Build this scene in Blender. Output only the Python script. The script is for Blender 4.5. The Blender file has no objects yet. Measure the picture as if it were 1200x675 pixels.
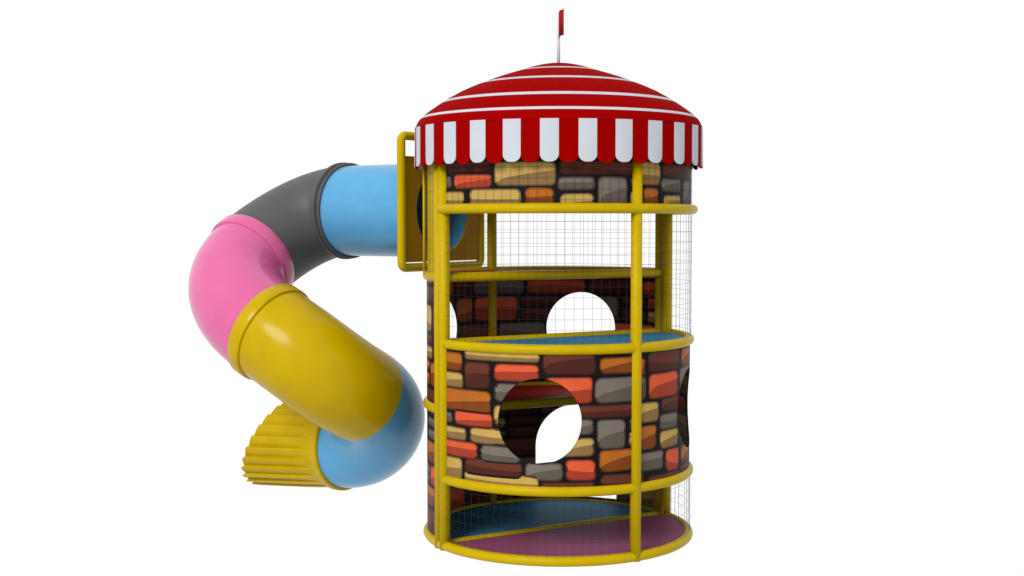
import bpy, bmesh, math, random
from math import sin, cos, pi, radians, degrees, atan2, sqrt, hypot
from mathutils import Vector
from mathutils.geometry import delaunay_2d_cdt

S = bpy.context.scene
COL = S.collection
# ------------------------------------------------------------------ camera
CAMZ = 2.39
cam = bpy.data.cameras.new('camera'); camo = bpy.data.objects.new('camera', cam); COL.objects.link(camo)
cam.sensor_width = 36; cam.lens = 1546/1200*36; cam.clip_end = 500; cam.clip_start = .05
camo.location = (-.353, -10.1, CAMZ); camo.rotation_euler = (radians(90-2.76), 0, 0)
S.camera = camo
# ------------------------------------------------------------------ light: white studio surround and one big soft key
W = bpy.data.worlds.new('World'); S.world = W; W.use_nodes = True
W.node_tree.nodes['Background'].inputs[0].default_value = (1, 1, 1, 1)
W.node_tree.nodes['Background'].inputs[1].default_value = 1.0
sun = bpy.data.lights.new('key_light', 'SUN'); sun.energy = 3.2; sun.angle = radians(24); sun.color = (1, .985, .96)
suno = bpy.data.objects.new('key_light', sun); COL.objects.link(suno)
KA, KE = radians(240), radians(33)          # azimuth / elevation of the key
suno.rotation_euler = Vector((cos(KA)*cos(KE), sin(KA)*cos(KE), sin(KE))).to_track_quat('Z', 'Y').to_euler()
S.view_settings.view_transform = 'Standard'; S.view_settings.look = 'None'
S.view_settings.exposure = 0; S.view_settings.gamma = 1
S.render.film_transparent = False
try:
    S.cycles.max_bounces = 8; S.cycles.diffuse_bounces = 1
except Exception: pass

GAIN = .545      # surround 1 + key: albedo = displayed colour * GAIN
def lin(c, g=GAIN):
    out = []
    for v in c:
        v = v/255
        out.append((v/12.92 if v <= .04045 else ((v+.055)/1.055)**2.4)*g)
    return tuple(out)+(1,)

# ------------------------------------------------------------------ materials
def plastic(name, rgb, rough=.35, spec=.25, coat=0., var=.05, bump=.0, g=GAIN):
    m = bpy.data.materials.new(name); m.use_nodes = True
    nt = m.node_tree; b = nt.nodes['Principled BSDF']
    tc = nt.nodes.new('ShaderNodeTexCoord'); n = nt.nodes.new('ShaderNodeTexNoise')
    n.inputs['Scale'].default_value = 6; n.inputs['Detail'].default_value = 5
    nt.links.new(tc.outputs['Object'], n.inputs['Vector'])
    r = nt.nodes.new('ShaderNodeValToRGB')
    c = lin(rgb, g)
    r.color_ramp.elements[0].position = .3; r.color_ramp.elements[1].position = .7
    r.color_ramp.elements[0].color = tuple(x*(1-var) for x in c[:3])+(1,)
    r.color_ramp.elements[1].color = tuple(min(1, x*(1+var)) for x in c[:3])+(1,)
    nt.links.new(n.outputs['Fac'], r.inputs['Fac']); nt.links.new(r.outputs['Color'], b.inputs['Base Color'])
    rr = nt.nodes.new('ShaderNodeMapRange'); rr.inputs['To Min'].default_value = rough*.85; rr.inputs['To Max'].default_value = rough*1.2
    nt.links.new(n.outputs['Fac'], rr.inputs['Value']); nt.links.new(rr.outputs['Result'], b.inputs['Roughness'])
    b.inputs['Specular IOR Level'].default_value = spec
    b.inputs['Coat Weight'].default_value = coat; b.inputs['Coat Roughness'].default_value = .12
    if bump:
        n2 = nt.nodes.new('ShaderNodeTexNoise'); n2.inputs['Scale'].default_value = 60
        nt.links.new(tc.outputs['Object'], n2.inputs['Vector'])
        bp = nt.nodes.new('ShaderNodeBump'); bp.inputs['Strength'].default_value = bump; bp.inputs['Distance'].default_value = .004
        nt.links.new(n2.outputs['Fac'], bp.inputs['Height']); nt.links.new(bp.outputs['Normal'], b.inputs['Normal'])
    return m
M = {}
M['yellow'] = plastic('yellow_padding', (211, 179, 0), .3, .06)
M['yellow_tube'] = plastic('yellow_plastic', (213, 178, 0), .25, .06, coat=.08)
M['yellow_panel'] = plastic('yellow_panel', (190, 140, 2), .45, .03)
M['blue_tube'] = plastic('blue_plastic', (98, 178, 228), .22, .1, coat=.12)
M['gray_tube'] = plastic('gray_plastic', (98, 98, 98), .4, .1)
M['pink_tube'] = plastic('pink_plastic', (235, 108, 168), .2, .15, coat=.3)
M['blue_pad'] = plastic('blue_vinyl', (72, 146, 186), .55, .04, bump=.1)
M['pink_pad'] = plastic('pink_vinyl', (170, 90, 126), .55, .04, bump=.1)
M['red_pad'] = plastic('red_vinyl', (190, 45, 40), .5, .1, bump=.1)
M['red_cloth'] = plastic('red_canvas', (163, 0, 0), .7, .01, var=.03, bump=.05)
M['white_cloth'] = plastic('white_canvas', (214, 221, 229), .7, .05, var=.03, bump=.15)
M['flag_red'] = plastic('red_flag_cloth', (175, 5, 10), .7, .02)
M['pole_white'] = plastic('white_pole', (240, 240, 242), .5, .1)
M['net'] = plastic('black_cord', (60, 60, 60), .8, .05)
M['cord_fine'] = M['net']
def print_mat():
    m = bpy.data.materials.new('printed_stone_vinyl'); m.use_nodes = True
    nt = m.node_tree; b = nt.nodes['Principled BSDF']
    a = nt.nodes.new('ShaderNodeAttribute'); a.attribute_name = 'print'
    tc = nt.nodes.new('ShaderNodeTexCoord'); n = nt.nodes.new('ShaderNodeTexNoise')
    n.inputs['Scale'].default_value = 9; n.inputs['Detail'].default_value = 6
    nt.links.new(tc.outputs['Object'], n.inputs['Vector'])
    mr = nt.nodes.new('ShaderNodeMapRange'); mr.inputs['To Min'].default_value = .8; mr.inputs['To Max'].default_value = 1.18
    nt.links.new(n.outputs['Fac'], mr.inputs['Value'])
    mx = nt.nodes.new('ShaderNodeVectorMath'); mx.operation = 'SCALE'
    nt.links.new(a.outputs['Color'], mx.inputs[0]); nt.links.new(mr.outputs['Result'], mx.inputs['Scale'])
    nt.links.new(mx.outputs['Vector'], b.inputs['Base Color'])
    b.inputs['Roughness'].default_value = .5; b.inputs['Specular IOR Level'].default_value = .08
    return m
M['print'] = print_mat()

# ------------------------------------------------------------------ object helpers
def link_mesh(name, verts, faces, mat, parent=None, smooth=True, label=None, mats=None, fm=None):
    me = bpy.data.meshes.new(name); me.from_pydata(verts, [], faces)
    for m in (mats or [mat]): me.materials.append(m)
    if fm: me.polygons.foreach_set('material_index', fm)
    me.polygons.foreach_set('use_smooth', [smooth]*len(me.polygons)); me.update()
    o = bpy.data.objects.new(name, me); COL.objects.link(o)
    if parent: o.parent = parent
    if label: o['label'] = label
    return o
class MB:
    def __init__(s): s.v = []; s.f = []; s.fm = []
    def add(s, v, f, mi=0):
        n = len(s.v); s.v += [tuple(p) for p in v]; s.f += [tuple(i+n for i in q) for q in f]; s.fm += [mi]*len(f)
    def build(s, name, mat, parent=None, smooth=True, label=None, mats=None):
        return link_mesh(name, s.v, s.f, mat, parent, smooth, label, mats, s.fm)
def sweep(path, tang, prof, up=Vector((0, 0, 1)), closed=False, ups=None):
    """profile (list of (a,b)) or function i->profile swept on a path; returns verts, quads"""
    V = []; F = []; n = None
    for i, (p, t) in enumerate(zip(path, tang)):
        t = Vector(t).normalized(); u = Vector(ups[i]) if ups else up
        side = t.cross(u).normalized(); w = side.cross(t).normalized()
        pr = prof(i) if callable(prof) else prof
        n = len(pr)
        for a, b in pr: V.append(Vector(p)+side*a+w*b)
    m = len(path)
    for i in range(m if closed else m-1):
        for j in range(n):
            a = i*n+j; b = i*n+(j+1) % n; c = ((i+1) % m)*n+(j+1) % n; d = ((i+1) % m)*n+j
            F.append((a, b, c, d))
    return V, F
def circle(r, n=20): return [(r*cos(2*pi*k/n), r*sin(2*pi*k/n)) for k in range(n)]
def tangents(P, closed=False):
    P = [Vector(p) for p in P]; n = len(P)
    if closed: return [(P[(i+1) % n]-P[i-1]).normalized() for i in range(n)]
    return [(P[min(i+1, n-1)]-P[max(i-1, 0)]).normalized() for i in range(n)]
def tube(mb, P, r, n=20, closed=False, up=Vector((0, 0, 1)), cap=True, dome=False):
    T = tangents(P, closed)
    if dome and not closed:      # rounded ends
        A = []; R = []
        for k in (0, 1, 2, 3):
            a = pi/2*k/3.2; A.append(Vector(P[0])-T[0]*r*cos(a)*.8); R.append(r*max(sin(a), .08))
        A += [Vector(p) for p in P]; R += [r]*len(P)
        for k in (3, 2, 1, 0):
            a = pi/2*k/3.2; A.append(Vector(P[-1])+T[-1]*r*cos(a)*.8); R.append(r*max(sin(a), .08))
        T = [T[0]]*4+T+[T[-1]]*4; P = A
        V, F = sweep(P, T, lambda i: circle(R[i], n), up)
    else:
        V, F = sweep(P, T, circle(r, n), up, closed)
    m = len(P)
    if cap and not closed:
        F.append(tuple(range(n))[::-1]); F.append(tuple(range((m-1)*n, m*n)))
    mb.add(V, F)
def arc_pts(R, z, a0, a1, step=3):
    n = max(2, int(abs(a1-a0)/step))
    return [(R*cos(radians(a0+(a1-a0)*i/n)), R*sin(radians(a0+(a1-a0)*i/n)), z) for i in range(n+1)]

# ------------------------------------------------------------------ the one thing
TOWER = bpy.data.objects.new('play_tower', None); COL.objects.link(TOWER); TOWER.location = (0, 0, 0)
TOWER['label'] = 'round play tower with stone print walls, striped red awning and coloured spiral tube slide'
TOWER['category'] = 'play tower'

LV = [.04, .531, 1.03, 1.523, 2.005, 2.502]   # deck levels
A_B, A_A, A_F, A_R1, A_R2, A_K = 212.4, 208.0, 301.3, 387.2, 32.6, 121.3

# posts
def post(ang, r=.04, top=2.95, R=1.0, z0=.01):
    mb = MB(); x, y = R*cos(radians(ang)), R*sin(radians(ang))
    tube(mb, [(0, 0, z0), (0, 0, (z0+top)/2), (0, 0, top)], r, 24, up=Vector((0, 1, 0)))
    o = mb.build('post', M['yellow'], TOWER); o.location = (x, y, 0)
    # flat caps keep crisp edges
    o.data.polygons[-1].use_smooth = False; o.data.polygons[-2].use_smooth = False
    return o
for a in (A_B, A_A, A_F, A_R1, A_R2, A_K): post(a)
# rings
def ring(z, a0, a1, R=1.0, r=.036, closed=False):
    mb = MB()
    if closed:
        P = arc_pts(R, z, 0, 360, 3)[:-1]; tube(mb, P, r, 20, closed=True)
    else: tube(mb, arc_pts(R, z, a0, a1), r, 20, dome=True)
    return mb.build('ring_rail', M['yellow'], TOWER)
ring(LV[0], 0, 0, closed=True)
ring(LV[1], A_B, A_R1); ring(LV[3], A_B, A_R1); ring(LV[5], A_B-.5, A_R1, R=1.022)
ring(LV[2], A_R2, A_A); ring(LV[4], A_R2, A_A); ring(2.93, 0, 0, R=.99, closed=True)
# chord beams across the middle, one at each half deck
def chord(z, off, r=.034):
    a, b = radians(A_A+2.2), radians(A_R2-2.5)
    p = Vector((cos(a), sin(a), z))*1; q = Vector((cos(b), sin(b), z))
    n = Vector((-(q-p).y, (q-p).x, 0)).normalized()*off
    mb = MB(); P = [p.lerp(q, .02)+n, p.lerp(q, .35)+n, p.lerp(q, .65)+n, p.lerp(q, .98)+n]
    for v in P: v.z = z
    tube(mb, P, r, 18, dome=True); return mb.build('cross_beam', M['yellow'], TOWER)
for i, z in enumerate(LV[:5]): chord(z, 0)
# half decks
def deck(z, a0, a1, mat, label, R=.97, th=.04):
    mb = MB(); P = arc_pts(R, 0, a0, a1, 4); n = len(P)
    top = [(x, y, z+.008) for x, y, _ in P]; bev = [(x*1.0+0, y, z) for x, y, _ in [(p[0]*1.006, p[1]*1.006, 0) for p in P]]
    bot = [(x, y, z-th) for x, y, _ in P]
    F = [tuple(range(n)), tuple(range(2*n, 3*n))[::-1]]
    for i in range(n):
        j = (i+1) % n; F += [(i, n+i, n+j, j), (n+i, 2*n+i, 2*n+j, n+j)]
    mb.add(top+bev+bot, F); return mb.build('deck', mat, TOWER, smooth=False, label=label)
deck(LV[0]+.012, A_B+1, A_R1-1, M['pink_pad'], 'pink padded half deck on the ground level')
deck(LV[0]+.008, A_R2-2, A_A+1, M['blue_pad'], 'blue padded half deck at the back of the ground level')
deck(LV[1]-.0, A_B+1, A_R1-1, M['blue_pad'], 'blue padded half deck behind the lower front stone wall')
deck(LV[2]+.0, A_R2-2, A_A+1, M['red_pad'], 'dark red half deck seen through the round window')
deck(LV[3]+.0, A_B+1, A_R1-1, M['blue_pad'], 'blue padded half deck above the front stone wall')
deck(LV[4]+.0, A_R2-2, A_A+1, M['red_pad'], 'red half deck at the slide entrance')

# ------------------------------------------------------------------ stone print walls
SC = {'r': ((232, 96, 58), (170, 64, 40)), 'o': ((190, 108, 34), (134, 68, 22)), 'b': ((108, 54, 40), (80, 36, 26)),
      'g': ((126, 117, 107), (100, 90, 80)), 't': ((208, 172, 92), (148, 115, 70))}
MORT = (16, 12, 12)
def inpoly(x, y, P):
    c = False; n = len(P); j = n-1
    for i in range(n):
        xi, yi = P[i]; xj, yj = P[j]
        if (yi > y) != (yj > y) and x < (xj-xi)*(y-yi)/(yj-yi)+xi: c = not c
        j = i
    return c
def rrect(x0, x1, y0, y1, r, rng, jit):
    """rounded stone outline, slightly irregular, densified"""
    cs = [(x0, y0), (x1, y0), (x1, y1), (x0, y1)]
    cs = [(x+rng.uniform(-jit, jit), y+rng.uniform(-jit, jit)) for x, y in cs]
    P = []
    for k in range(4):
        c = Vector(cs[k]); a = Vector(cs[k-1]); b = Vector(cs[(k+1) % 4])
        rr = min(r*rng.uniform(.7, 1.25), (a-c).length*.42, (b-c).length*.42)
        p = c+(a-c).normalized()*rr; q = c+(b-c).normalized()*rr
        for t in (0, .25, .5, .75, 1): P.append(p*(1-t)**2+c*2*t*(1-t)+q*t*t)
    Q = []
    for k in range(len(P)):
        a = P[k]; b = P[(k+1) % len(P)]; m = max(1, int((b-a).length/.05))
        for i in range(m): Q.append(a.lerp(b, i/m))
    return [(v.x, v.y) for v in Q]
def inset(P, d, cx, cy, w, h):
    fx = max(.3, 1-2*d/w); fy = max(.3, 1-2*d/h)
    return [((x-cx)*fx+cx, (y-cy)*fy+cy) for x, y in P]
class Stone:
    def __init__(s, x0, x1, y0, y1, col, rng, jit=.004, rad=.05):
        g_ = .001; x0 += g_; x1 -= g_; y0 += g_; y1 -= g_
        s.c = col; s.out = rrect(x0, x1, y0, y1, rad, rng, jit)
        cx, cy, w, h = (x0+x1)/2, (y0+y1)/2, x1-x0, y1-y0
        s.box = (x0-.02, x1+.02, y0-.02, y1+.02)
        s.inn = inset(s.out, .018, cx, cy, w, h)
        s.inn2 = inset(s.out, .003, cx, cy, w, h)
        # shade edge: dark lower part with an arched upper limit
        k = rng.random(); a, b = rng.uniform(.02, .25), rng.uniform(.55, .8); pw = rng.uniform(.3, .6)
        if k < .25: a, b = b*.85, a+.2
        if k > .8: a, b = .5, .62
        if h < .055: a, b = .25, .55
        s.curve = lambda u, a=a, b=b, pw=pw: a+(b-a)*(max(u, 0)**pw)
        n = max(6, int(w/.02)); ix0, ix1 = x0+.015, x1-.015
        s.cl = [(ix0+(ix1-ix0)*i/n, y0+.015+(h-.03)*s.curve(i/n)) for i in range(n+1)]
        s.x0, s.w, s.y0, s.h = ix0, ix1-ix0, y0+.015, h-.03
        s.marks = []
        for _ in range(rng.choice((0, 1, 1, 2))):
            mx = rng.choice((rng.uniform(x0+.035, x0+.035+.2*w), rng.uniform(x1-.2*w-.035, x1-.035)))
            my = rng.choice((y0+.026, y0+.026, y1-.034)); L = rng.uniform(.014, .03)*rng.choice((-1, 1))
            s.marks.append([(mx, my), (mx+L, my+rng.uniform(.004, .01)), (mx+L*.4, my+.001)])
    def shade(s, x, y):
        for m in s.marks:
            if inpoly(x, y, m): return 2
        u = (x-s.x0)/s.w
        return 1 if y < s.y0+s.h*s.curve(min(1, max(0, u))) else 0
def build_wall(name, a0, a1, z0, z1, R, stones, holes, th=.014, label=None, zfun=None):
    """curved sheet: x = angle in radians * R, y = height; holes = list of closed outlines"""
    x0, x1 = radians(a0)*R, radians(a1)*R
    pts = []; edges = []
    def loop(P, closed=True):
        n = len(pts); pts.extend(P); m = len(P)
        for i in range(m if closed else m-1): edges.append((n+i, n+(i+1) % m))
    B = []
    nx = max(4, int((x1-x0)/.04)); ny = max(3, int((z1-z0)/.1))
    for i in range(nx): B.append((x0+(x1-x0)*i/nx, z0))
    for i in range(ny): B.append((x1, z0+(z1-z0)*i/ny))
    for i in range(nx): B.append((x1-(x1-x0)*i/nx, z1))
    for i in range(ny): B.append((x0, z1-(z1-z0)*i/ny))
    loop(B)
    for h in holes: loop(h)
    for s in stones:
        loop(s.out); loop(s.inn); loop(s.cl, False)
        for m in s.marks: loop(m)
    for i in range(1, nx):
        for j in range(1, ny*2):
            gx, gy = x0+(x1-x0)*i/nx, z0+(z1-z0)*j/ny/2
            if any(s.box[0] < gx < s.box[1] and s.box[2] < gy < s.box[3] and inpoly(gx, gy, s.out) and not inpoly(gx, gy, s.inn) for s in stones): continue
            pts.append((gx, gy))
    r = delaunay_2d_cdt([Vector(p) for p in pts], edges, [], 0, 1e-5)
    vs = [(v.x, v.y) for v in r[0]]; tris = []; cols = []
    cell = {}
    for k, s in enumerate(stones):
        for gx in range(int(s.box[0]//.1), int(s.box[1]//.1)+1):
            for gy in range(int(s.box[2]//.1), int(s.box[3]//.1)+1): cell.setdefault((gx, gy), []).append(s)
    mort = lin(MORT)
    cc = {k: (lin(a), lin(b)) for k, (a, b) in SC.items()}
    def mixc(a, b, t): return tuple(a[i]*(1-t)+b[i]*t for i in range(3))+(1,)
    for f in r[2]:
        cx = sum(vs[i][0] for i in f)/len(f); cy = sum(vs[i][1] for i in f)/len(f)
        if not (x0 < cx < x1 and z0 < cy < z1): continue
        if any(inpoly(cx, cy, h) for h in holes): continue
        hit = None
        for s in cell.get((int(cx//.1), int(cy//.1)), ()):
            if inpoly(cx, cy, s.out): hit = s; break
        if hit is None: c = [mort]*len(f)
        else:
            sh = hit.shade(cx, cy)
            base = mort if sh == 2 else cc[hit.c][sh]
            if inpoly(cx, cy, hit.inn): c = [base]*len(f)
            else:
                c = []
                for i in f:
                    X, Y = vs[i]
                    # vertices on the outer outline fade towards the joint colour
                    c.append(base if inpoly(hit.box[0]*.5+hit.box[1]*.5+(X-(hit.box[0]+hit.box[1])/2)*.985,
                                            hit.box[2]*.5+hit.box[3]*.5+(Y-(hit.box[2]+hit.box[3])/2)*.985, hit.inn) else mixc(base, mort, .9))
        tris.append(tuple(f)); cols.append(c)
    V = []; F = []; C = []
    for X, Y in vs: V.append((R*cos(X/R), R*sin(X/R), Y))
    n = len(V); Ri = R-th
    for X, Y in vs: V.append((Ri*cos(X/R), Ri*sin(X/R), Y))
    cnt = {}
    for t, c in zip(tris, cols):
        F.append(t); C.append(c); F.append(tuple(i+n for i in reversed(t))); C.append(list(reversed(c)))
        for k in range(len(t)):
            e = (t[k], t[(k+1) % len(t)]); cnt[e] = 1
    for (a, b) in list(cnt):
        if (b, a) not in cnt:
            F.append((b, a, a+n, b+n)); C.append([mort]*4)
    me = bpy.data.meshes.new(name); me.from_pydata(V, [], F)
    ca = me.color_attributes.new('print', 'FLOAT_COLOR', 'CORNER')
    flat = [x for c in C for q in c for x in q]
    ca.data.foreach_set('color', flat)
    me.materials.append(M['print']); me.update()
    o = bpy.data.objects.new(name, me); COL.objects.link(o); o.parent = TOWER
    if label: o['label'] = label
    return o
def hole(R, ang, z, r=.3, n=72):
    return [(radians(ang)*R+r*cos(2*pi*k/n), z+r*sin(2*pi*k/n)) for k in range(n)]
def arch(R, ang, zc, r, zb):
    P = [(radians(ang)*R+r*cos(pi*k/40), zc+r*sin(pi*k/40)) for k in range(41)]
    X0, X1 = P[-1][0], P[0][0]
    P += [(X0, zc-.1*(i+1)) for i in range(int((zc-zb)/.1))]+[(X0, zb)]+[(X0+(X1-X0)*i/12, zb) for i in range(1, 12)]+[(X1, zb)]+[(X1, zb+.1*i+.02) for i in range(1, int((zc-zb)/.1))]
    return P
# picture px (1200 wide photo) -> cylinder, used to note down where each printed stone of the front walls sits
Fpx, PIT = 1546., radians(2.76)
def px_theta(x, R=1.005):
    k = (x-600)/Fpx
    # solve X+.353 = k*(10.1+Y) on the near side of the circle
    a = -90.
    lo, hi = -174.5, -7.0
    f = lambda t: (R*cos(radians(t))+.353)-k*(10.1+R*sin(radians(t)))
    for _ in range(50):
        mid = (lo+hi)/2
        if f(mid) < 0: lo = mid
        else: hi = mid
    return (lo+hi)/2+360
def px_z(y, th, R=1.005):
    d = 10.1+R*sin(radians(th)); v = (337.5-y)/Fpx
    return d*(-sin(PIT)+v*cos(PIT))/(cos(PIT)+v*sin(PIT))+CAMZ
def measured(L, R, rng):
    out = []
    for x0, x1, y0, y1, c in L:
        t0, t1 = px_theta(max(x0, 500.5)), px_theta(min(x1, 808.3))
        tc = px_theta((x0+x1)/2); za, zb = px_z(y1, tc), px_z(y0, tc)
        out.append(Stone(radians(t0)*R, radians(t1)*R, za, zb, c, rng))
    return out
FRONT = [(512,541.5,411.5,434,'o'),(543.5,633,411.5,424.5,'t'),(544,575,424,456,'b'),(578.5,632.5,426,448,'r'),(636,700,412,440,'b'),
 (636,695,442,474,'r'),(578.5,612,449,472,'g'),(578,612,475,500,'t'),(512,543,435,454,'t'),(512,576,456,483,'o'),(512,530,481,494,'g'),
 (532,577,482,501,'r'),(512,546.5,499,515,'t'),(550,600,502,522,'t'),(512,560,516,536,'r'),(562,611,522,543,'g'),(512,541,534,561,'t'),
 (544,613,538,560,'b'),(543.5,632,554.5,574,'t'),(615,661,542,564,'g'),(634,698,565,578,'b'),(662,697,491,511,'g'),(640,745,474.5,491,'b'),
 (655,697.5,513,536,'t'),(663,699.5,538,564.5,'r'),(697,758,441,472,'g'),(703,749,418,438.5,'o'),(750,757.5,420,441,'r'),(700,734.5,491,527,'g'),
 (738,745,490,504,'g'),(737.5,745,505.5,524,'t'),(702.5,745,526,553,'o'),(703,756,554.5,576,'b'),(760,797,410,436,'b'),(799,812,406,428,'o'),
 (761,795.5,436,467,'r'),(746,773.5,471,496,'t'),(775.5,796,464,482,'b'),(773.5,795,484,503,'g'),(797,812,428,452,'g'),(746,771,498,528,'o'),
 (774,796,503,525,'t'),(746,779,529,552,'g'),(781,797,525,552,'r'),(799,812,518,540,'o'),(799,812,541,552,'b'),(760,798,554,572,'b'),
 (580,634,576,585,'g'),(578,612,502,521,'g'),(614,640,449,472,'o'),(614,640,475,541,'g'),(797,812,455,475,'t'),(797,812,478,515,'b')]
TOPW = [(506,574.5,188,202.5,'b'),(507,530,207,221,'g'),(532,577,204,221.5,'r'),(579,652,188.5,218,'t'),(505,544.5,224.5,243,'t'),(549.5,610.5,221,245,'t'),
 (614.5,650,219,245,'o'),(655,745,187,205,'b'),(653,697.5,206,223.5,'g'),(700,735,206.5,246,'g'),(656,696.5,226,246,'t'),(738.5,749,207,221,'g'),
 (738,750,223,245,'t'),(748,773.5,189,218,'t'),(753,771.5,219.5,245,'o'),(776,810,193,209.5,'b'),(774,798,208,226,'g'),(777,797.5,228,246,'t'),(800,807.5,210,246,'g')]
def random_stones(x0, x1, z0, z1, rng, jit=.004, pal='rrobbbggtt'):
    out = []; z = z0
    last = None
    while z < z1-.03:
        h = rng.choice((.14, .165, .18, .2, .22)); h = min(h, z1-z)
        x = x0-rng.uniform(0, .2)
        while x < x1:
            w = rng.choice((.22, .28, .36, .44, .52)); c = rng.choice([q for q in pal if q != last]); last = c
            if w < .4 and h > .17 and rng.random() < .5:
                k = rng.uniform(.42, .58); c2 = rng.choice(pal)
                parts = [(z, z+h*k, c), (z+h*k, z+h, c2)]
            else: parts = [(z, z+h, c)]
            for a, b, c_ in parts:
                X0, X1 = max(x+.008, x0+.003), min(x+w-.008, x1-.003)
                if X1-X0 > .03 and b-a > .03: out.append(Stone(X0, X1, a+.007, b-.007, c_, rng, jit))
            x += w
        z += h
    return out
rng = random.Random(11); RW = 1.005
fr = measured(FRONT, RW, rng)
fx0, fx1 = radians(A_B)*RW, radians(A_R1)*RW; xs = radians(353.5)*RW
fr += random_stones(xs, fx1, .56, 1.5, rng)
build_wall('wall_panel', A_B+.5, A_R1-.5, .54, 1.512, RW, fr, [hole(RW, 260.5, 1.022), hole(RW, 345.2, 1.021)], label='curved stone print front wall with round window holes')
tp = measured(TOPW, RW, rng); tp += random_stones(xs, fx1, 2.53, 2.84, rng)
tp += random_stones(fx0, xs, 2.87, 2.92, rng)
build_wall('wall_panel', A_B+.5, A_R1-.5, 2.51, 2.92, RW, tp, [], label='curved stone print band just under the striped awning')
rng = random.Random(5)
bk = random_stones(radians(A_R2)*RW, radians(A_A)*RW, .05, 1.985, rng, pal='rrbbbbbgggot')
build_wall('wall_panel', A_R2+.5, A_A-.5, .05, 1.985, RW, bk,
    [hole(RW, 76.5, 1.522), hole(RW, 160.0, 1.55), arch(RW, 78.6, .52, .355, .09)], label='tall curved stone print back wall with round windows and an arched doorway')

# ------------------------------------------------------------------ safety nets
def net(a0, a1, z0, z1, R=1.008, dth=3.6, dz=.0773, w=.0008, label=None):
    mb = MB(); n = int((a1-a0)/dth)
    for i in range(n+1):
        a = radians(a0+(a1-a0)*i/n); tube(mb, [(R*cos(a), R*sin(a), z0), (R*cos(a), R*sin(a), z1)], w, 4, up=Vector((1, 0, 0)), cap=False)
    m = int((z1-z0)/dz)
    for j in range(m+1):
        tube(mb, arc_pts(R+.0015, z0+(j+.5)*(z1-z0)/(m+1), a0, a1, 3), w, 4, cap=False)
    return mb.build('safety_net', M['net'], TOWER, smooth=False, label=label)
net(A_B, A_R1, LV[3]+.02, 2.9, R=1.012, label='fine black grid net over the upper front opening')
net(A_B, A_R1, LV[0]+.02, LV[1]-.02, R=1.012, label='fine black grid net over the lower front opening')
net(A_R2, 126, LV[4]+.02, 2.88, label='fine black grid net at the back of the top level')
net(181, A_A, LV[4]+.02, 2.88, R=1.02, label='fine black grid net over the yellow side filler')

# ------------------------------------------------------------------ slide entrance: yellow frame and holed panel
HA = radians(145); AX = Vector((cos(HA), sin(HA), 0)); SD = Vector((sin(HA), -cos(HA), 0))   # SD points to the camera-far side
C0 = Vector((-.918, .642, 0))
def rframe():
    hw = .52; z0, z1 = 2.05, 3.083; r = .048; P = []
    for cx_, cz_, a0 in ((hw-r, z1-r, 0), (-hw+r, z1-r, 90), (-hw+r, z0+r, 180), (hw-r, z0+r, 270)):
        for k in range(7):
            a = radians(a0+15*k); P.append(C0+SD*(cx_+r*cos(a))+Vector((0, 0, cz_+r*sin(a))))
    Q = []
    for k in range(len(P)):
        a = P[k]; b = P[(k+1) % len(P)]; m = max(1, int((b-a).length/.1))
        for i in range(m): Q.append(a.lerp(b, i/m))
    mb = MB(); T = tangents(Q, True); V, F = sweep(Q, T, circle(.034, 18), closed=True, ups=[AX]*len(Q)); mb.add(V, F)
    return mb.build('entrance_frame', M['yellow'], TOWER)
rframe()
def holed_panel():
    hw = .525; z0, z1 = 2.092, 2.925; r = .055; th = .022; out = []
    for cx_, cz_, a0 in ((hw-r, z1-r, 0), (-hw+r, z1-r, 90), (-hw+r, z0+r, 180), (hw-r, z0+r, 270)):
        for k in range(9):
            a = radians(a0+11.25*k); out.append((cx_+r*cos(a), cz_+r*sin(a)))
    O = []
    for k in range(len(out)):
        a = Vector(out[k]); b = Vector(out[(k+1) % len(out)]); m = max(1, int((b-a).length/.08))
        for i in range(m): O.append(tuple(a.lerp(b, i/m)))
    H = [(.345*cos(2*pi*k/64), 2.506+.345*sin(2*pi*k/64)) for k in range(64)]
    pts = [Vector(p) for p in O+H]; n1 = len(O); e = [(i, (i+1) % n1) for i in range(n1)]+[(n1+i, n1+(i+1) % 64) for i in range(64)]
    R = delaunay_2d_cdt(pts, e, [], 0, 1e-6); vs = [(v.x, v.y) for v in R[0]]; n = len(vs); F = []; cnt = set()
    for f in R[2]:
        cx_ = sum(vs[i][0] for i in f)/len(f); cz_ = sum(vs[i][1] for i in f)/len(f)
        if inpoly(cx_, cz_, O) and not inpoly(cx_, cz_, H):
            F.append(tuple(f)); F.append(tuple(i+n for i in reversed(f)))
            for k in range(len(f)): cnt.add((f[k], f[(k+1) % len(f)]))
    for a, b in list(cnt):
        if (b, a) not in cnt: F.append((b, a, a+n, b+n))
    V = [tuple(C0+SD*x-AX*(th/2)+Vector((0, 0, z))) for x, z in vs]+[tuple(C0+SD*x+AX*(th/2)+Vector((0, 0, z))) for x, z in vs]
    return link_mesh('entrance_panel', V, F, M['yellow_panel'], TOWER, smooth=False, label='flat yellow panel with the round slide opening')
holed_panel()
def filler():
    mb = MB(); R0, R1 = .985, 1.0; P = arc_pts(1, 0, 181.5, A_A-1, 2); z0, z1 = 2.03, 2.9; n = len(P); V = []; F = []
    for x, y, _ in P:
        for R_, z in ((R0, z0), (R1, z0), (R1, z1), (R0, z1)): V.append((x*R_, y*R_, z))
    for i in range(n-1):
        for k in range(4): F.append((i*4+k, i*4+(k+1) % 4, i*4+4+(k+1) % 4, i*4+4+k))
    F += [(0, 1, 2, 3)[::-1], tuple((n-1)*4+k for k in range(4))]
    mb.add(V, F); return mb.build('side_filler', M['yellow'], TOWER, smooth=False, label='narrow curved yellow filler panel beside the slide entrance')
filler()
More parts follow.
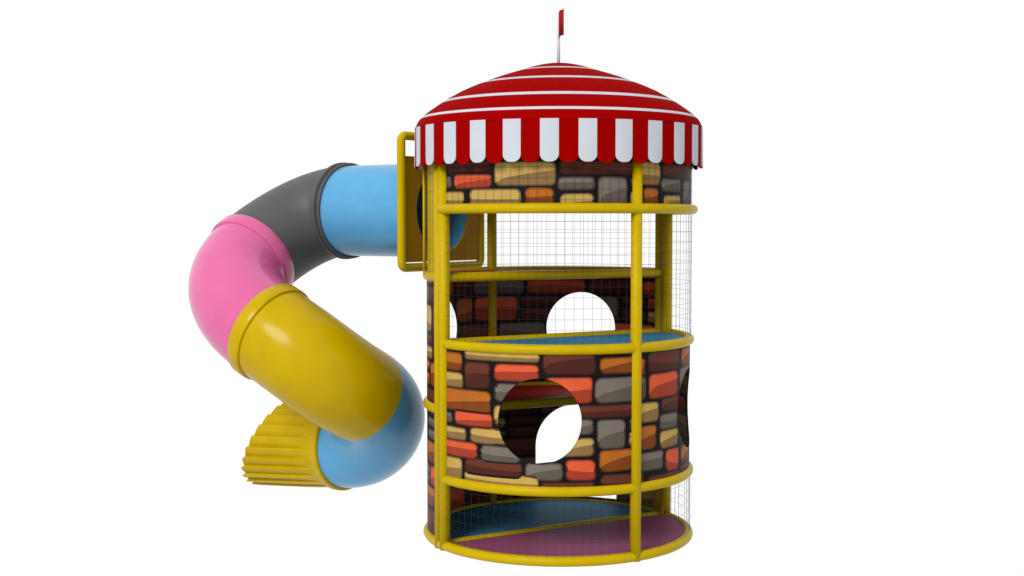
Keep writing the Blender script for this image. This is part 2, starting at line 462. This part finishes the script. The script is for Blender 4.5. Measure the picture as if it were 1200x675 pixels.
mb = MB(); a = radians(180.5); tube(mb, [(1.022*cos(a), 1.022*sin(a), 2.0), (1.022*cos(a), 1.022*sin(a), 2.92)], .013, 12, up=Vector((0, 1, 0)))
mb.build('edge_trim', M['yellow'], TOWER)

# ------------------------------------------------------------------ tube slide
RH, RT = .57, .385
L0 = 1.05
P0 = C0+AX*L0; HC = None
def hd(a, m, z): return Vector((cos(radians(a))*m, sin(radians(a))*m, z))
KP = [Vector((P0.x, P0.y, 2.506)), Vector((-2.54, 1.05, 2.115)), Vector((-2.27, .285, 1.548)), Vector((-1.56, .42, 1.03)), Vector((P0.x, P0.y, .500))]
KT = [hd(145, .93, -.02), hd(235, 1.02, -.62), hd(329, 1.03, -.48), hd(59, 1.25, -.56), hd(145, 1.02, -.06)]
def helix(s):      # s in 0..4, one unit per elbow
    i = min(3, int(s)); t = s-i
    return (2*t**3-3*t*t+1)*KP[i]+(t**3-2*t*t+t)*KT[i]+(-2*t**3+3*t*t)*KP[i+1]+(t**3-t*t)*KT[i+1]
def pipe(name, P, T, mat, label, R=RT, th=.012, parent=TOWER, ribs=None):
    n = 64
    V, F = sweep(P, T, circle(R, n)); m = len(P)
    V2, F2 = sweep(P, T, circle(R-th, n)); o = len(V)
    F2 = [tuple(reversed([i+o for i in f])) for f in F2]; V += V2; F += F2
    for k in range(n):
        j = (k+1) % n; F.append((k, o+k, o+j, j)[::-1]); e = (m-1)*n; F.append((e+k, o+e+k, o+e+j, e+j))
    mb = MB(); mb.add(V, F); ob = mb.build(name, mat, parent, label=label)
    bev = ob.modifiers.new('edge', 'EDGE_SPLIT'); bev.split_angle = radians(50)
    return ob
def collar(parent, P, t, mat, w=.1, R=RT, name='collar', bump=.022):
    """bell collar: raised band with rounded shoulders round the pipe, centred on P; profile is a lathe"""
    prof = [(-w/2, -.012), (-w/2, bump*.6), (-w/2+.01, bump), (w/2-.02, bump), (w/2-.006, bump*.75), (w/2, bump*.2), (w/2, -.012)]
    t = Vector(t).normalized(); side = t.cross(Vector((0, 0, 1))).normalized(); up = side.cross(t); n = 64; V = []; F = []
    for s, d in prof:
        for k in range(n):
            a = 2*pi*k/n; V.append(Vector(P)+t*s+(side*cos(a)+up*sin(a))*(R+d))
    m = len(prof)
    for i in range(m):
        for k in range(n):
            j = (k+1) % n; i2 = (i+1) % m; F.append((i*n+k, i*n+j, i2*n+j, i2*n+k))
    mb = MB(); mb.add(V, F); o = mb.build(name, mat, parent)
    e = o.modifiers.new('edge', 'EDGE_SPLIT'); e.split_angle = radians(40); return o
# straight blue entry tube
P = [C0+AX*(.03+(L0-.03)*i/10)+Vector((0, 0, 2.506)) for i in range(11)]
seg0 = pipe('slide_tube', P, [AX]*11, M['blue_tube'], 'straight blue slide tube leaving the slide entrance')
collar(seg0, P[-1]-AX*.045, AX, M['gray_tube'], .035, bump=.025, name='joint_flange')
cols = [('gray_tube', 'dark gray slide elbow, topmost'), ('pink_tube', 'glossy pink slide elbow'), ('yellow_tube', 'yellow slide elbow crossing in front'), ('blue_tube', 'blue slide elbow at the bottom of the spiral')]
for q, (mt, lb) in enumerate(cols):
    N = 26; ss = [q+i/N for i in range(N+1)]; P = [helix(s) for s in ss]; T = [(helix(min(4, s+.01))-helix(max(0, s-.01))).normalized() for s in ss]
    sg = pipe('slide_elbow', P, T, M[mt], lb)
    if q == 0: collar(sg, P[0]+T[0]*.012, T[0], M[mt], .05, bump=.03)
    if q in (1, 2): collar(sg, P[0]+T[0]*.02, T[0], M[mt], .12, bump=.02)
# ribbed exit tube
EX = helix(4.0); NR = 26
def rib_prof(R, amp):
    P = []; per = 8
    for k in range(NR):
        for j, d in ((0, 0), (.07, 1), (.3, .88), (.62, .5), (.93, .06)):
            a = 2*pi*(k+j)/NR; rr = R+amp*(d-.4); P.append((rr*cos(a), rr*sin(a)))
    return P
LE = .79; st = [0, .06, .1, .16, .24, .4, .6, LE-.06, LE-.02, LE]
amp = [0, 0, .003, .014, .022, .026, .028, .028, .028, .028]
P = [EX+AX*s for s in st]; V, F = sweep(P, [AX]*len(st), lambda i: rib_prof(RT+.004, amp[i])); n = NR*5; m = len(st)
V2, F2 = sweep(P, [AX]*len(st), lambda i: rib_prof(RT-.016, amp[i])); o = len(V); F2 = [tuple(reversed([i+o for i in f])) for f in F2]
F = F+F2; V = V+V2
for q, v in enumerate(V):      # the mouth is cut obliquely: longer at the floor, shorter on top
    rel = Vector(v)-EX; s_ = rel.dot(AX); f_ = max(0, s_-.12)/(LE-.12)
    fl = 1+.07*f_; ax_ = EX+AX*s_; off = (Vector(v)-ax_)*fl
    V[q] = ax_+off+AX*(-.62*rel.z*f_)-Vector((0, 0, .045*f_))
for k in range(n):
    j = (k+1) % n; F.append((k, o+k, o+j, j)[::-1]); e = (m-1)*n; F.append((e+k, o+e+k, o+e+j, e+j))
mb = MB(); mb.add(V, F); ex = mb.build('slide_exit', M['yellow_tube'], TOWER, smooth=False, label='ribbed yellow exit tube of the slide')
collar(ex, EX+AX*.03, AX, M['yellow_tube'], .08, bump=.026)

# ------------------------------------------------------------------ awning
NW = 26; PH = 270-5.2
RV = 1.087
prof = [(.0, 3.613), (.1, 3.606), (.2, 3.584), (.3, 3.553), (.45, 3.506), (.6, 3.450), (.75, 3.385), (.885, 3.306), (.95, 3.262), (1.0, 3.226), (1.045, 3.187), (1.07, 3.156), (RV, 3.118)]
white = {3, 7, 11, 15}
def lathe(prof, n=156):
    V = []; F = []; fm = []
    for r, z in prof:
        for k in range(n): a = 2*pi*k/n; V.append((r*cos(a), r*sin(a), z))
    for i in range(len(prof)-1):
        for k in range(n):
            j = (k+1) % n; F.append((i*n+k, (i+1)*n+k, (i+1)*n+j, i*n+j)); fm.append(1 if i in white else 0)
    return V, F, fm
# split bands so that each white stripe is thin: (start radius, end radius)
def zprof(r):
    for (a, za), (b, zb) in zip(prof, prof[1:]):
        if a <= r <= b: return za+(zb-za)*(r-a)/(b-a)
    return prof[-1][1]
bands = [(.285, .325), (.58, .625), (.868, .903), (1.034, 1.054)]
rs = sorted(set([p[0] for p in prof]+[x for b in bands for x in b]+[.05, .15, .25, .38, .5, .68, .82, .92, .975, 1.02]))
# smooth the profile with a Catmull-Rom so the dome has no facets
def zs(r):
    pr = prof
    for i in range(len(pr)-1):
        if pr[i][0] <= r <= pr[i+1][0]:
            p0 = pr[max(0, i-1)]; p1 = pr[i]; p2 = pr[i+1]; p3 = pr[min(len(pr)-1, i+2)]
            t = (r-p1[0])/(p2[0]-p1[0]); h = p2[0]-p1[0]
            m1 = (p2[1]-p0[1])/(p2[0]-p0[0])*h if p2[0] != p0[0] else 0
            m2 = (p3[1]-p1[1])/(p3[0]-p1[0])*h
            if i == 0: m1 = 0
            return (2*t**3-3*t*t+1)*p1[1]+(t**3-2*t*t+t)*m1+(-2*t**3+3*t*t)*p2[1]+(t**3-t*t)*m2
    return pr[-1][1]
P2 = [(max(r, .0005), zs(r)) for r in rs]
V, F, _ = lathe(P2); fm = []
for i in range(len(rs)-1):
    c = (rs[i]+rs[i+1])/2; w = any(a < c < b for a, b in bands); fm += [1 if w else 0]*156
# inner skin
n0 = len(V); V2 = [(x*.99, y*.99, z-.015) for x, y, z in V]; F2 = [tuple(reversed([i+n0 for i in f])) for f in F]
o = link_mesh('awning', V+V2, F+F2, None, TOWER, True, 'domed red awning roof with thin white ring stripes', [M['red_cloth'], M['white_cloth']], fm+fm)
# valance strips: each a scalloped tongue
def tongue(i, half, rnd, zt, zb, R, nn=16):
    """outer sheet, columns along the angle; bottom edge rounded"""
    a = radians(PH+360/NW*i/2); V = []; F = []
    w = half*R
    for k in range(nn+1):
        u = sin((k/nn-.5)*pi)      # -1..1 denser at the ends
        d = max(0, abs(u)*w-(w-rnd))
        z = zb+rnd*.95-sqrt(max(0, rnd*rnd-d*d))*.95
        for z_ in (zt, zb+.12, z):
            rr = R+.006*cos(pi*u/2)*(zt-z_)/(zt-zb); V.append((rr*cos(a+half*u), rr*sin(a+half*u), z_))
    nq = len(V); V += [(x*(1-.008), y*(1-.008), z) for x, y, z in V]
    for k in range(nn):
        for j in range(2):
            q = (k*3+j, k*3+3+j, k*3+4+j, k*3+1+j); F.append(q[::-1]); F.append(tuple(x+nq for x in q))
        F.append((k*3+2, k*3+5, nq+k*3+5, nq+k*3+2)[::-1])
    for k in (0, nn):
        for j in range(2): F.append((k*3+j, k*3+j+1, nq+k*3+j+1, nq+k*3+j))
    return V, F
red = MB(); pitch = 2*pi/NW
wt = MB()
for i in range(2*NW):
    if i % 2 == 0:
        V, F = tongue(i, pitch*.245, .055, 3.112, 2.818, RV+.004); wt.add(V, F, 0)
    else:
        V, F = tongue(i, pitch*.262, .062, 3.112, 2.812, RV); red.add(V, F, 0)
# red head band above the tongues
V = []; F = []; n = 156
for r, z in ((RV, 3.120), (RV+.002, 3.108), (RV-.006, 3.108), (RV-.006, 3.118)):
    for k in range(n): a = 2*pi*k/n; V.append((r*cos(a), r*sin(a), z))
for i in range(4):
    for k in range(n):
        j = (k+1) % n; i2 = (i+1) % 4; F.append((i*n+k, i2*n+k, i2*n+j, i*n+j))
red.add(V, F, 0)
red.add(wt.v, wt.f, 1)
red.build('valance', None, o, smooth=False, label='red and white striped scalloped valance round the awning edge', mats=[M['red_cloth'], M['white_cloth']])
# flagpole and flag
mb = MB(); tube(mb, [(0, 0, 3.55), (0, 0, 3.8), (0, 0, 4.0)], .0125, 16, up=Vector((0, 1, 0)))
pole = mb.build('flagpole', M['pole_white'], TOWER)
V = []; F = []; N = 14; d = Vector((.075, -1, 0)).normalized(); s_ = Vector((d.y, -d.x, 0))
for i in range(N+1):
    u = i/N; c = Vector((.004, -.008, 0))+d*(.30*u)+s_*(.006*sin(u*2*pi))
    for z in (3.797, 3.987):
        for sg in (-1, 1): V.append(tuple(c+s_*.002*sg+Vector((0, 0, z+.006*sin(u*5)))))
for i in range(N):
    a = i*4; b = a+4
    F += [(a, b, b+2, a+2), (a+1, a+3, b+3, b+1), (a+2, b+2, b+3, a+3), (a, a+1, b+1, b)]
F += [(0, 2, 3, 1), (N*4, N*4+1, N*4+3, N*4+2)]
fl = link_mesh('flag', V, F, M['flag_red'], pole)
